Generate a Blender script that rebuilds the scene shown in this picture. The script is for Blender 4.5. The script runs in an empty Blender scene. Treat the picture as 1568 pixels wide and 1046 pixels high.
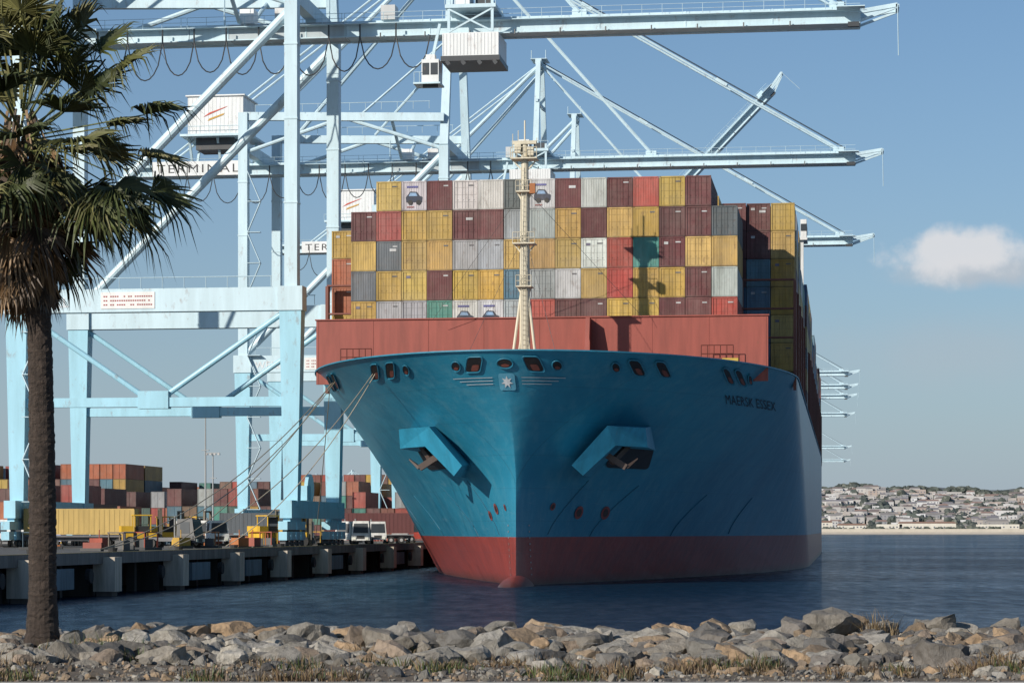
import bpy, bmesh, math, random
import numpy as np
from mathutils import Vector, Matrix
from mathutils import noise as mn
random.seed(7); np.random.seed(7)
sc = bpy.context.scene
sc.view_settings.view_transform='Standard'; sc.view_settings.look='None'; sc.view_settings.exposure=0
TH = math.radians(7.8)
ORG = Vector((0.35,214,0))
CT,ST = math.cos(TH), math.sin(TH)
def frame(t,s,z=0):   # harbour frame (t right, s aft) to world
    return Vector((ORG.x+t*CT+s*ST, ORG.y+s*CT-t*ST, z))

# ------------------------------------------------------------ materials
def newmat(name):
    m=bpy.data.materials.new(name); m.use_nodes=True
    nt=m.node_tree; nt.nodes.clear()
    o=nt.nodes.new('ShaderNodeOutputMaterial'); b=nt.nodes.new('ShaderNodeBsdfPrincipled')
    nt.links.new(b.outputs[0],o.inputs[0])
    return m,nt,b
def noise(nt,scale,detail=4,rough=0.6,vec=None,stretch=None):
    n=nt.nodes.new('ShaderNodeTexNoise'); n.inputs['Scale'].default_value=scale
    n.inputs['Detail'].default_value=detail; n.inputs['Roughness'].default_value=rough
    tc=nt.nodes.new('ShaderNodeTexCoord')
    if stretch:
        mp=nt.nodes.new('ShaderNodeMapping'); mp.inputs['Scale'].default_value=stretch
        nt.links.new(tc.outputs['Object'],mp.inputs[0]); nt.links.new(mp.outputs[0],n.inputs['Vector'])
    else: nt.links.new(tc.outputs['Object'],n.inputs['Vector'])
    return n
def ramp(nt,src,a,b,ca=(0,0,0,1),cb=(1,1,1,1)):
    r=nt.nodes.new('ShaderNodeValToRGB'); r.color_ramp.elements[0].position=a; r.color_ramp.elements[1].position=b
    r.color_ramp.elements[0].color=ca; r.color_ramp.elements[1].color=cb
    nt.links.new(src,r.inputs[0]); return r
def mix(nt,fac,a,b,mode='MIX'):
    m=nt.nodes.new('ShaderNodeMix'); m.data_type='RGBA'; m.blend_type=mode
    def put(sock,v):
        if hasattr(v,'is_output'): nt.links.new(v,sock)
        elif isinstance(v,(int,float)): sock.default_value=v
        else: sock.default_value=tuple(v)+((1,) if len(v)==3 else ())
    put(m.inputs[0],fac); put(m.inputs[6],a); put(m.inputs[7],b)
    return m.outputs[2]
def math_(nt,op,a,b=None,c=None):
    m=nt.nodes.new('ShaderNodeMath'); m.operation=op
    for i,v in enumerate((a,b,c)):
        if v is None: continue
        if hasattr(v,'is_output'): nt.links.new(v,m.inputs[i])
        else: m.inputs[i].default_value=v
    return m.outputs[0]
def bump(nt,b,src,strength=.3,dist=.05):
    n=nt.nodes.new('ShaderNodeBump'); n.inputs['Strength'].default_value=strength; n.inputs['Distance'].default_value=dist
    nt.links.new(src,n.inputs['Height']); nt.links.new(n.outputs[0],b.inputs['Normal']); return n

def painted(name, rough=.5, rust=.35, rustcol=(.16,.07,.035), nscale=.5, dirt=.35, streak=(2,2,.25),bs=.15,bd=.02,rt=(.62,.74),fade=0):
    m,nt,b=newmat(name)
    at=nt.nodes.new('ShaderNodeAttribute'); at.attribute_name='Col'
    n1=noise(nt,nscale,6,.65,stretch=streak)
    r1=ramp(nt,n1.outputs[0],.35,.75,(1,1,1,1),(1-dirt,1-dirt,1-dirt*1.05,1))
    src=at.outputs['Color']
    if fade:
        nf=noise(nt,.33,8,.75); rf=ramp(nt,nf.outputs[0],.42,.66)
        src=mix(nt,math_(nt,'MULTIPLY',rf.outputs[0],fade),src,(.30,.27,.23))
    c=mix(nt,1.0,src,r1.outputs[0],'MULTIPLY')
    n2=noise(nt,nscale*3,8,.7,stretch=(1,1,.5))
    r2=ramp(nt,n2.outputs[0],rt[0],rt[1])
    c=mix(nt,math_(nt,'MULTIPLY',r2.outputs[0],rust),c,rustcol)
    nt.links.new(c,b.inputs['Base Color']); b.inputs['Roughness'].default_value=rough
    bump(nt,b,n2.outputs[0],bs,bd)
    return m
M_crane=painted('crane_paint',.45,.45,(.22,.12,.08),.35,.22,rt=(.58,.7))
M_cont=painted('container_paint',.6,.55,(.12,.06,.035),.7,.48,(1.6,.5,.35),rt=(.56,.72),fade=.22)
M_steel=painted('weathered_paint',.55,.4,(.14,.06,.03),.6,.35)
M_conc=painted('concrete',.85,.5,(.10,.08,.06),.8,.55)
M_veg=painted('foliage',.6,.0,(.1,.1,.05),.8,.45,(1,1,1))
M_rock=painted('rock',.92,.7,(.085,.068,.05),4.5,.5,(1,1,1),.9,.05,(.5,.7))
M_town=painted('town',.8,.0,(.1,.1,.1),.05,.2)
def bark():
    m,nt,b=newmat('palm_bark')
    n1=noise(nt,5,8,.75,stretch=(1,1,2.5)); n2=noise(nt,16,8,.8,stretch=(1,1,.25))
    r=ramp(nt,n1.outputs[0],.3,.7,(.035,.026,.021,1),(.11,.08,.062,1)); r2=ramp(nt,n2.outputs[0],.35,.65,(.5,.5,.5,1),(1.15,1.15,1.15,1))
    nt.links.new(mix(nt,1.,r.outputs[0],r2.outputs[0],'MULTIPLY'),b.inputs['Base Color']); b.inputs['Roughness'].default_value=.95
    bump(nt,b,math_(nt,'ADD',n1.outputs[0],n2.outputs[0]),1.,.05); return m
M_bark=bark()

def hull_material():
    m,nt,b=newmat('hull_paint')
    tc=nt.nodes.new('ShaderNodeTexCoord'); sx=nt.nodes.new('ShaderNodeSeparateXYZ')
    nt.links.new(tc.outputs['Object'],sx.inputs[0])
    n1=noise(nt,.10,7,.65,stretch=(1,1,.6)); r1=ramp(nt,n1.outputs[0],.3,.72,(.024,.215,.325,1),(.012,.135,.225,1))
    n2=noise(nt,.9,8,.7,stretch=(1,1,.10)); r2=ramp(nt,n2.outputs[0],.48,.78)
    c=mix(nt,math_(nt,'MULTIPLY',r2.outputs[0],.6),r1.outputs[0],(.09,.25,.32))
    n4=noise(nt,1.0,10,.75,stretch=(.25,.25,1.3)); r4=ramp(nt,n4.outputs[0],.58,.72)
    # scuffing concentrates on the lower topsides
    low=nt.nodes.new('ShaderNodeMapRange'); low.inputs[1].default_value=14; low.inputs[2].default_value=5; low.inputs[3].default_value=.25; low.inputs[4].default_value=.75
    nt.links.new(sx.outputs[2],low.inputs[0])
    c=mix(nt,math_(nt,'MULTIPLY',r4.outputs[0],low.outputs[0]),c,(.13,.25,.30))
    n5=noise(nt,2.2,8,.7,stretch=(1,1,.06)); r5=ramp(nt,n5.outputs[0],.63,.78)
    c=mix(nt,math_(nt,'MULTIPLY',r5.outputs[0],.5),c,(.10,.07,.05))
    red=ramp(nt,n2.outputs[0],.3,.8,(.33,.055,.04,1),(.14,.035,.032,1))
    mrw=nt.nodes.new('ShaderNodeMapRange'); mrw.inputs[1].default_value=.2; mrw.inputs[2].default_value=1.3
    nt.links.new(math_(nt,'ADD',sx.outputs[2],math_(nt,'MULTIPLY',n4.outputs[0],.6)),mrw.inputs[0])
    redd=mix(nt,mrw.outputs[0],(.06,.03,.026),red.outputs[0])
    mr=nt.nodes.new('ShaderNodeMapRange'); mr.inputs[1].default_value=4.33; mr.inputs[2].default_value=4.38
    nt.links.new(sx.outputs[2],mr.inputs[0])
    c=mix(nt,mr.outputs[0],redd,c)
    for ax,sp in ((2,2.9),(1,11.0)):
        l=math_(nt,'LESS_THAN',math_(nt,'PINGPONG',sx.outputs[ax],sp/2),.025 if ax==2 else .05)
        c=mix(nt,math_(nt,'MULTIPLY',l,.22),c,(.015,.05,.07))
    nt.links.new(c,b.inputs['Base Color']); b.inputs['Roughness'].default_value=.38
    n3=noise(nt,.38,3,.5,stretch=(1,1,1.3)); bump(nt,b,n3.outputs[0],.5,.16)
    return m
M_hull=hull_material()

# ------------------------------------------------------------ mesh builder
class MB:
    def __init__(s): s.v=[];s.f=[];s.c=[]
    def add(s,vs,fs,col):
        o=len(s.v); s.v.extend([tuple(v) for v in vs])
        for f in fs: s.f.append(tuple(i+o for i in f)); s.c.append(col)
    BF=[(0,3,2,1),(4,5,6,7),(0,1,5,4),(1,2,6,5),(2,3,7,6),(3,0,4,7)]
    def box(s,a,b,col):
        x0,y0,z0=a;x1,y1,z1=b
        s.add([(x0,y0,z0),(x1,y0,z0),(x1,y1,z0),(x0,y1,z0),(x0,y0,z1),(x1,y0,z1),(x1,y1,z1),(x0,y1,z1)],s.BF,col)
    def beam(s,p0,p1,w,h,col,w1=None,h1=None):
        p0=Vector(p0);p1=Vector(p1);d=(p1-p0).normalized()
        up=Vector((0,0,1)) if abs(d.z)<.95 else Vector((0,1,0))
        r=d.cross(up).normalized();u=r.cross(d).normalized()
        w1=w if w1 is None else w1;h1=h if h1 is None else h1
        vs=[]
        for p,a,b in ((p0,w,h),(p1,w1,h1)):
            for i,j in ((-1,-1),(1,-1),(1,1),(-1,1)): vs.append(p+r*(i*a/2)+u*(j*b/2))
        s.add(vs,[(0,1,2,3),(7,6,5,4),(0,4,5,1),(1,5,6,2),(2,6,7,3),(3,7,4,0)],col)
    def tube(s,p0,p1,r0,col,r1=None,n=8,cap=True):
        p0=Vector(p0);p1=Vector(p1);d=(p1-p0).normalized()
        up=Vector((0,0,1)) if abs(d.z)<.95 else Vector((0,1,0))
        r=d.cross(up).normalized();u=r.cross(d).normalized()
        r1=r0 if r1 is None else r1;vs=[]
        for p,R in ((p0,r0),(p1,r1)):
            for k in range(n):
                a=2*math.pi*k/n; vs.append(p+r*(math.cos(a)*R)+u*(math.sin(a)*R))
        fs=[(k,(k+1)%n,n+(k+1)%n,n+k) for k in range(n)]
        if cap: fs+= [tuple(range(n))[::-1],tuple(range(n,2*n))]
        s.add(vs,fs,col)
    def line(s,pts,r,col,n=5):
        for a,b in zip(pts[:-1],pts[1:]): s.tube(a,b,r,col,n=n,cap=False)
    def build(s,name,mat,parent=None,smooth=False,loc=None,rot=None):
        me=bpy.data.meshes.new(name); me.from_pydata(s.v,[],s.f); me.materials.append(mat)
        ca=me.color_attributes.new('Col','FLOAT_COLOR','CORNER')
        ln=np.array([len(f) for f in s.f]); cc=np.array([tuple(c)+(1,) for c in s.c],dtype=np.float32)
        ca.data.foreach_set('color',np.repeat(cc,ln,axis=0).ravel())
        if smooth: me.polygons.foreach_set('use_smooth',[True]*len(me.polygons))
        ob=bpy.data.objects.new(name,me); sc.collection.objects.link(ob)
        if parent: ob.parent=parent
        if loc is not None: ob.location=loc
        if rot is not None: ob.rotation_euler=rot
        return ob
def empty(name,loc=(0,0,0),rz=0.):
    e=bpy.data.objects.new(name,None); sc.collection.objects.link(e); e.location=loc; e.rotation_euler=(0,0,rz); e.empty_display_size=1; return e
def jit(c,a=.12):
    k=1+random.uniform(-a,a); return tuple(max(0,x*k) for x in c)

# ------------------------------------------------------------ hull
B=24.1; HT=20.3
def gz_(z): return max(0,min(1,z/HT))**1.1
def par(z):
    g=gz_(z); return 125-81*g, 1.2-.7*g**.75, -8*(max(0,(z-9)/11.3))**1.4
def hull(phi,z,side):
    L,q,s0=par(z)
    return Vector((side*B*math.sin(phi)**(2*q), s0+L*(1-math.cos(phi)), z))
def hull_t(t,z,off=0.):
    L,q,s0=par(z); phi=math.asin(min(1,(abs(t)/B)**(1/(2*q)))); sd=1 if t>=0 else -1
    p=hull(phi,z,sd)
    if off:
        if abs(t)<.05:
            a=hull_t(.3,z)-hull_t(-.3,z)
        else:
            a=hull(min(phi+.01,1.57),z,sd)-hull(max(phi-.01,0),z,sd)
        b=hull_t(t,min(z+.1,HT))-hull_t(t,z-.1)
        n=a.cross(b).normalized()
        if n.dot(Vector((sd*.5,-1,0)))<0: n=-n
        p=p+n*off
    return p
ship=empty('container_ship',ORG,-TH)
NP=70
phis=[(math.pi/2)*(k/NP)**1.35 for k in range(NP+1)]
zs=[-3,-1.5,0,1,2,3,4,4.35,5]+[5.8+i*.75 for i in range(19)]+[HT]
mb=MB(); rows=[]
for z in zs:
    row=[]
    for side in (-1,1):
        pts=[hull(p,z,side) for p in phis]
        for ss,bb in ((200,1),(300,1),(340,.99),(356,.9)):
            pts.append(Vector((side*B*bb,ss,z)))
        if side==-1: row=pts[::-1]
        else: row+=pts[1:]
    rows.append(row)
W=len(rows[0]); vs=[p for r in rows for p in r]
fs=[]
for j in range(len(zs)-1):
    for i in range(W-1):
        fs.append((j*W+i,j*W+i+1,(j+1)*W+i+1,(j+1)*W+i))
    fs.append((j*W+W-1,j*W,(j+1)*W,(j+1)*W+W-1))
mb.add(vs,fs,(.02,.2,.3))
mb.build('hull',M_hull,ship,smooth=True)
mb=MB()
dz=19.0; dk=[]
for side in (-1,1):
    pts=[hull(p,dz,side) for p in phis]+[Vector((side*B,200,dz)),Vector((side*B*.9,355,dz))]
    dk = pts[::-1] if side==-1 else dk+pts[1:]
mb.add(dk,[tuple(range(len(dk)))],(.2,.05,.035)); mb.build('deck',M_steel,ship)
mb=MB()
rim=[r for r in rows[-1]]
for a,b in zip(rim[:-1],rim[1:]): mb.beam(a,b,.3,.12,(.03,.22,.33))
mb.build('bulwark_rail',M_steel,ship)
bm=bmesh.new(); bmesh.ops.create_uvsphere(bm,u_segments=32,v_segments=20,radius=1)
for v in bm.verts: v.co=Vector((v.co.x*1.75,v.co.y*6.5-.3,v.co.z*2.1-1.15+ (0.25*v.co.y)))
me=bpy.data.meshes.new('bulbous_bow'); bm.to_mesh(me); bm.free(); me.materials.append(M_hull)
for p in me.polygons: p.use_smooth=True
o=bpy.data.objects.new('bulbous_bow',me); sc.collection.objects.link(o); o.parent=ship

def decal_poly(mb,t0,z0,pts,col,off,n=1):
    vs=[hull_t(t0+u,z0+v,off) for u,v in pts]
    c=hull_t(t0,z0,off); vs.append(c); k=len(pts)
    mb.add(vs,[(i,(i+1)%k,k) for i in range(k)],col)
def oval(a,b,n=20,sk=0): return [(a*math.cos(2*math.pi*i/n)+sk*b*math.sin(2*math.pi*i/n),b*math.sin(2*math.pi*i/n)) for i in range(n)]
def rrect(a,b,sk=0,r=.25):
    o=[]
    for cx,cy,a0 in ((a-r,b-r,0),(-a+r,b-r,90),(-a+r,-b+r,180),(a-r,-b+r,270)):
        for k in range(4):
            an=math.radians(a0+30*k); y=cy+r*math.sin(an); o.append((cx+r*math.cos(an)+sk*y,y))
    return o
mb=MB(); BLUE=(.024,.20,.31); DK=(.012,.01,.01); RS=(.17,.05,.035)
ops=[(-4.4,19.15,'o'),(-2.75,19.25,'r'),(0,19.3,'o'),(2.4,19.25,'r'),(4.35,19.15,'o'),(9.1,19.15,'o'),(10.8,19.2,'r'),(12.9,19.2,'r'),
     (18.2,19.15,'r'),(19.2,19.15,'r'),(20.0,19.1,'o'),(-9.4,19.1,'o'),(-11.1,19.2,'r'),(-12.9,19.2,'r'),(-19.0,19.1,'r'),(-20,19.1,'r')]
for t,z,k in ops:
    sk=-.35 if t>0 else .35
    nar = max(.35,1-abs(t)/28)
    if k=='r':
        P1=rrect(.8*nar,.62,sk); P2=rrect(.7*nar,.54,sk); P3=[(u*.5+.1,v*.45-.24) for u,v in P2]
    else:
        P1=oval(.5*nar if t else .7,.4); P2=oval(.42*nar if t else .6,.32); P3=[(u*.6,v*.4-.14) for u,v in P2]
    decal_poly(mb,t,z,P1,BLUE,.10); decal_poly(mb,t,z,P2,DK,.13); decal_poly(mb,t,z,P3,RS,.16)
    ring=[hull_t(t+u,z+v,.12) for u,v in P1]; mb.line(ring+[ring[0]],.05,BLUE)
mb.build('fairleads',M_steel,ship)
mb=MB(); WH=(.62,.64,.66)
star=[]
for i in range(14):
    r=.52 if i%2==0 else .24; a=math.pi/2+math.pi*i/7; star.append((r*math.cos(a),r*math.sin(a)))
decal_poly(mb,0,17.8,rrect(.7,.7,r=.2),(.10,.34,.48),.09); decal_poly(mb,0,17.8,star,WH,.13)
for sd in (-1,1):
    for k in range(3):
        z=18.15-.26*k; a=1.25; bb=4.9-.6*k
        n=8; up=[]; lo=[]
        for i in range(n+1):
            u=a+(bb-a)*i/n; up.append(hull_t(sd*u,z+.035,.08)); lo.append(hull_t(sd*u,z-.035,.08))
        mb.add(up+lo,[(i,i+1,n+2+i,n+1+i) for i in range(n)],(.38,.45,.5))
for t,z,a,b in ((4.6,6.6,.3,.6),(6.6,6.6,.32,.62),(2.7,7.1,.18,.35),(-2.3,6.9,.2,.5),(-3.1,6.3,.18,.45),(-1.2,7,.1,.3)):
    decal_poly(mb,t,z,oval(a,b,sk=.3 if t>0 else -.3),(.22,.05,.045),.07)
    decal_poly(mb,t,z,oval(a*.6,b*.6,sk=.3 if t>0 else -.3),(.04,.02,.02),.09)
for k in range(9):
    for sd in (-1,1):
        decal_poly(mb,sd*.9,1.0+k*.55,[(-.04,-.07),(.04,-.07),(.04,.07),(-.04,.07)],(.35,.3,.3),.06)
mb.build('hull_markings',M_steel,ship)
mb=MB()
for sd in (-1,1):
    for (ta,za,tb,zb) in ((5.2,4.4,9.5,9.2),(11.5,4.4,15,8.5),(16.5,4.6,19,8.4),(2.2,4.6,5.6,9.5)):
        pts=[hull_t(sd*(ta+(tb-ta)*k/10),za+(zb-za)*(k/10)**.8,.02) for k in range(11)]
        mb.line(pts,.05,(.015,.10,.16))
mb.build('weld_bars',M_steel,ship)
def text_mesh(txt,size,spacing=1.0):
    cu=bpy.data.curves.new('tmp','FONT'); cu.body=txt; cu.size=size; cu.space_character=spacing; cu.resolution_u=3
    ob=bpy.data.objects.new('tmp',cu); sc.collection.objects.link(ob)
    dg=bpy.context.evaluated_depsgraph_get(); me=bpy.data.meshes.new_from_object(ob.evaluated_get(dg))
    v=[tuple(x.co) for x in me.vertices]; f=[tuple(p.vertices) for p in me.polygons]
    bpy.data.objects.remove(ob); return v,f
v,f=text_mesh('MAERSK ESSEX',1.35,1.05); wmax=max(x[0] for x in v)
mb=MB(); mb.add([hull_t(17.7+4.3*(x/wmax),16.9+y*.8,.06) for x,y,z in v],f,(.01,.02,.035)); mb.build('name_lettering',M_steel,ship)

# anchor pockets
mb=MB(); AB=(.022,.235,.37)
for sd in (-1,1):
    front=[(4.9,10.7,.4),(8.0,14.2,1.2),(11.2,14.1,3.6)]
    frontb=[(5.8,9.8,1.4),(8.6,12.5,2.4),(11.3,12.4,4.8)]
    vs=[]
    for t,z,s in front: vs.append((sd*t,s,z))
    for t,z,s in frontb: vs.append((sd*t,s,z))
    for t,z,s in front: vs.append((sd*t,s+10,z+.6))
    for t,z,s in frontb: vs.append((sd*t,s+11,z))
    fs=[(0,1,4,3),(1,2,5,4),(0,6,7,1),(1,7,8,2),(3,4,10,9),(4,5,11,10),(0,3,9,6),(2,8,11,5)]
    mb.add(vs,fs,AB)
mb.build('anchor_pockets',M_steel,ship)
mb=MB(); RU=(.07,.045,.035)
for sd in (-1,1):
    c=Vector((sd*9.0,4.4,11.6))
    mb.beam(c+Vector((sd*.6,1.5,1.2)),c+Vector((-sd*.9,-.2,-.6)),.45,.45,RU)
    mb.beam(c+Vector((-sd*1.5,-.1,.2)),c+Vector((sd*.4,-.1,-1.0)),.65,.55,RU)
    mb.beam(c+Vector((-sd*1.5,-.1,.2)),c+Vector((-sd*.6,.2,1.1)),.45,.3,RU,.15,.1)
    mb.beam(c+Vector((sd*.4,-.1,-1.0)),c+Vector((sd*1.4,.2,-.2)),.45,.3,RU,.15,.1)
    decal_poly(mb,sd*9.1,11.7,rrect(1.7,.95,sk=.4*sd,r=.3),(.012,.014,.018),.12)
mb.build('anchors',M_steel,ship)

# breakwater
mb=MB(); RB=(.30,.068,.047)
mb.box((-21.7,16.6,19),(21.7,16.9,25.15),RB)
mb.box((-21.8,16.45,25.15),(21.8,17.0,25.27),RB)
for x in np.linspace(-21.5,21.5,9): mb.box((x-.03,16.57,19),(x+.03,16.6,25.1),jit(RB,.03))
for x0 in (-19,15.5):
    for k in range(6):
        mb.tube((x0+k*.6,15.2,19),(x0+k*.6,15.2,22.3),.045,(.12,.03,.02),n=5)
    for z in (20.6,21.5,22.3): mb.tube((x0,15.2,z),(x0+3.,15.2,z),.045,(.12,.03,.02),n=5)
    mb.box((x0+.2,15.0,20.3),(x0+2,15.3,21.1),(.2,.05,.03))
mb.box((4.6,15.0,19),(5.0,16.6,25.0),jit(RB,.05))
mb.add([(4.6,15.0,25.0),(5.0,15.0,25.0),(5.0,13.4,19),(4.6,13.4,19)],[(0,1,2,3)],RB)
mb.box((-16,9,19),(-13,12,20.7),(.3,.07,.04)); mb.box((10,8,19),(13,11,20.8),(.3,.07,.04)); mb.box((17.5,14,19),(19,15,21),(.5,.35,.05))
mb.build('breakwater',M_steel,ship)

# fore mast
mb=MB(); CR=(.66,.60,.46)
ms=6.0
mb.tube((0,ms,19),(0,ms,33),.52,CR,.44,n=14); mb.tube((0,ms,33),(0,ms,40),.42,CR,.3,n=12)
mb.tube((0,ms,40),(0,ms,42.2),.07,CR)
for sd in (-1,1):
    mb.tube((sd*1.25,ms-.6,19),(sd*.2,ms,27.5),.13,CR); mb.tube((sd*.75,ms-.6,19),(sd*.15,ms-.1,24),.08,CR)
for z,w in ((38.6,1.2),(35.6,.7),(30.9,1.0),(27.0,.7)):
    mb.box((-w,ms-.9,z),(w,ms+.9,z+.12),CR)
    for x in np.linspace(-w,w,5): mb.tube((x,ms-.88,z),(x,ms-.88,z+1.05),.035,CR,n=4)
    for zz in (.55,1.05): mb.tube((-w,ms-.88,z+zz),(w,ms-.88,z+zz),.035,CR,n=4)
    mb.beam((-w*.9,ms,z),(0,ms,z-1.2),.12,.12,CR); mb.beam((w*.9,ms,z),(0,ms,z-1.2),.12,.12,CR)
mb.box((-1.1,ms-.4,40.0),(1.1,ms-.1,40.3),CR); mb.box((.6,ms-1.3,35.4),(1.1,ms-.8,36.3),(.35,.12,.03))
mb.box((-.9,ms-.5,39.2),(-.3,ms+.1,40.0),CR); mb.box((.25,ms-.5,38.9),(.85,ms+.1,39.7),CR)
for x,z0,z1 in ((-1.1,38.6,41),(1.1,38.6,40.6),(-.6,40,41.3)): mb.tube((x,ms,z0),(x,ms,z1),.04,CR,n=5)
for k in range(40): mb.tube((-.2,ms-.62,20+k*.45),(.2,ms-.62,20+k*.45),.02,CR,n=4)
mb.tube((-.22,ms-.62,19.5),(-.22,ms-.62,38),.03,CR,n=4); mb.tube((.22,ms-.62,19.5),(.22,ms-.62,38),.03,CR,n=4)
for a,b in (((0,ms,36),(-10,15,25)),((0,ms,36),(10,15,25)),((0,ms,32),(-4,-3,20)),((0,ms,32),(4,-3,20))): mb.tube(a,b,.02,(.1,.1,.1),n=4)
mb.build('fore_mast',M_steel,ship)

# superstructure
mb=MB(); SW=(.7,.7,.68)
mb.box((-16,108,19),(16,121,45),SW); mb.box((-24,109,43.2),(24,114,43.5),SW); mb.box((-10,108.5,45),(10,118,47.5),SW)
for sd in (-1,1):
    mb.box((sd*23.5-.4,109,43.5),(sd*23.5+.4,114,45.9),SW); mb.box((sd*23-.5,109.5,19),(sd*23+.5,111,43.2),SW)
    mb.box((sd*23.55-.4,108.9,44.4),(sd*23.55+.4,114.1,45.3),(.02,.03,.04))
mb.build('accommodation_block',M_steel,ship)

# ------------------------------------------------------------ containers
Y=(.54,.34,.058);MR=(.14,.033,.033);R=(.42,.055,.035);W_=(.60,.60,.58);LG=(.37,.39,.40);DG=(.11,.13,.145);BL=(.04,.12,.25);GR=(.06,.28,.22);OR=(.46,.12,.04);TB=(.08,.2,.28)
def logo_car(mb,x,y,z):
    K=(.02,.03,.06)
    mb.add([(x+.45,y-.012,z+.8),(x+2.0,y-.012,z+.8),(x+2.05,y-.012,z+1.3),(x+1.75,y-.012,z+1.42),(x+1.5,y-.012,z+1.8),(x+.85,y-.012,z+1.85),(x+.55,y-.012,z+1.45),(x+.4,y-.012,z+1.3)],[tuple(range(8))],K)
    mb.add([(x+.7,y-.02,z+1.4),(x+1.55,y-.02,z+1.4),(x+1.4,y-.02,z+1.7),(x+.85,y-.02,z+1.72)],[(0,1,2,3)],(.25,.4,.6))
    for xx in (.85,1.65): mb.tube((x+xx,y-.012,z+.78),(x+xx,y-.04,z+.78),.24,(.01,.01,.01),n=12)
    mb.box((x+.5,y-.02,z+2.2),(x+1.6,y-.01,z+2.38),(.1,.1,.3)); mb.box((x+.5,y-.02,z+.28),(x+1.2,y-.01,z+.4),(.3,.1,.1))
def container(mb,x,y,z,L,col,kind=0,logo=False,lod=0,Hc=2.86):
    w=2.44; c=jit(col,.18)
    g=sum(c)/3; fd=random.uniform(0,.22)
    c=tuple(max(0,(k*(1-fd)+g*fd)*(1+random.uniform(-.05,.05))) for k in c)
    d=tuple(k*.72 for k in c)
    if lod:
        mb.box((x,y,z),(x+w,y+L,z+Hc),c)
        mb.box((x-.01,y-.03,z),(x+.12,y,z+Hc),d); mb.box((x+w-.12,y-.03,z),(x+w+.01,y,z+Hc),d)
        mb.box((x+.12,y-.03,z+Hc-.12),(x+w-.12,y,z+Hc),d)
        mb.box((x+1.2,y-.04,z+.1),(x+1.24,y,z+Hc-.12),d)
        return
    mb.box((x+.03,y+.07,z+.03),(x+w-.03,y+L-.05,z+Hc-.03),c)
    p=.15
    for xx in (x,x+w-p): 
        mb.box((xx,y,z+.12),(xx+p,y+.16,z+Hc-.12),c); mb.box((xx,y+L-.16,z+.12),(xx+p,y+L,z+Hc-.12),c)
        for zz in (z,z+Hc-.12): mb.box((xx-.005,y-.01,zz),(xx+p+.005,y+.18,zz+.12),d)
    mb.box((x+p,y+.01,z),(x+w-p,y+.14,z+.14),d); mb.box((x+p,y+.01,z+Hc-.13),(x+w-p,y+.14,z+Hc),c)
    n=int(L/.56)
    for sx in (x+.03,x+w-.03):
        sg=-1 if sx<x+1 else 1
        for k in range(n):
            yy=y+.2+k*.56; mb.box((min(sx,sx+sg*.025),yy,z+.15),(max(sx,sx+sg*.025),yy+.28,z+Hc-.15),c)
    if kind==0:
        mb.box((x+w/2-.015,y+.045,z+.14),(x+w/2+.015,y+.068,z+Hc-.13),d)
        for xx in (.42,.92,1.5,2.0):
            mb.tube((x+xx,y+.045,z+.12),(x+xx,y+.045,z+Hc-.12),.02,c,n=5)
            mb.box((x+xx-.04,y+.02,z+.95),(x+xx+.1,y+.04,z+1.0),d)
        for zz in (.75,1.45,2.15): mb.box((x+.17,y+.058,z+zz),(x+w-.17,y+.068,z+zz+.04),d)
        if not logo:
            dark=sum(c)<.8
            if random.random()<.6: mb.box((x+1.55,y+.03,z+2.3),(x+2.05,y+.05,z+2.42),(.5,.5,.5) if dark else (.12,.12,.13))
            if random.random()<.3: mb.box((x+.45,y+.03,z+2.15),(x+.85,y+.05,z+2.4),(.5,.5,.5) if dark else (.15,.14,.2))
    else:
        xx=x+p
        while xx<x+w-p-.1:
            mb.box((xx,y+.045,z+.14),(xx+.11,y+.068,z+Hc-.13),c); xx+=.235
        if random.random()<.5 and not logo: mb.box((x+1.6,y+.03,z+2.3),(x+2.05,y+.042,z+2.43),(.5,.5,.5) if sum(c)<.8 else (.12,.12,.13))
    if random.random()<.12 and sum(c)<.8 and not logo: mb.box((x+1.3,y+.03,z+1.9),(x+1.95,y+.042,z+2.15),(.55,.55,.55))
    if logo: logo_car(mb,x,y+.03,z)
H=2.9; Z0=21.4
grid=[ [None]*15,
 [Y,LG,LG,GR,'L','L',LG,R,MR,MR,Y,Y,MR,MR,R],
 [DG,Y,Y,MR,Y,Y,TB,LG,W_,Y,R,Y,Y,MR,LG],
 [Y,DG,Y,Y,LG,LG,Y,Y,Y,W_,R,GR,MR,Y,Y],
 [MR,R,Y,Y,MR,MR,LG,LG,Y,MR,Y,Y,MR,MR,DG],
 [0,Y,'L',MR,W_,W_,DG,'L',MR,W_,MR,R,Y,MR,0]]
pal=[Y,Y,Y,MR,MR,MR,LG,W_,R,DG,BL,GR,OR,TB]
mb=MB()
for k,row in enumerate(grid):
    for i,c in enumerate(row):
        if c==0 and isinstance(c,int): continue
        if c is None: c=random.choice(pal)
        lg=(c=='L'); 
        if lg: c=W_
        container(mb,-18.75+2.5*i+.03,18.8+random.uniform(-.06,.06),Z0+H*k,12.19,c,kind=(0 if random.random()<.6 else 1) if not lg else 1,logo=lg)
mb.build('container_stack_bow',M_cont,ship)
mb=MB()
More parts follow.
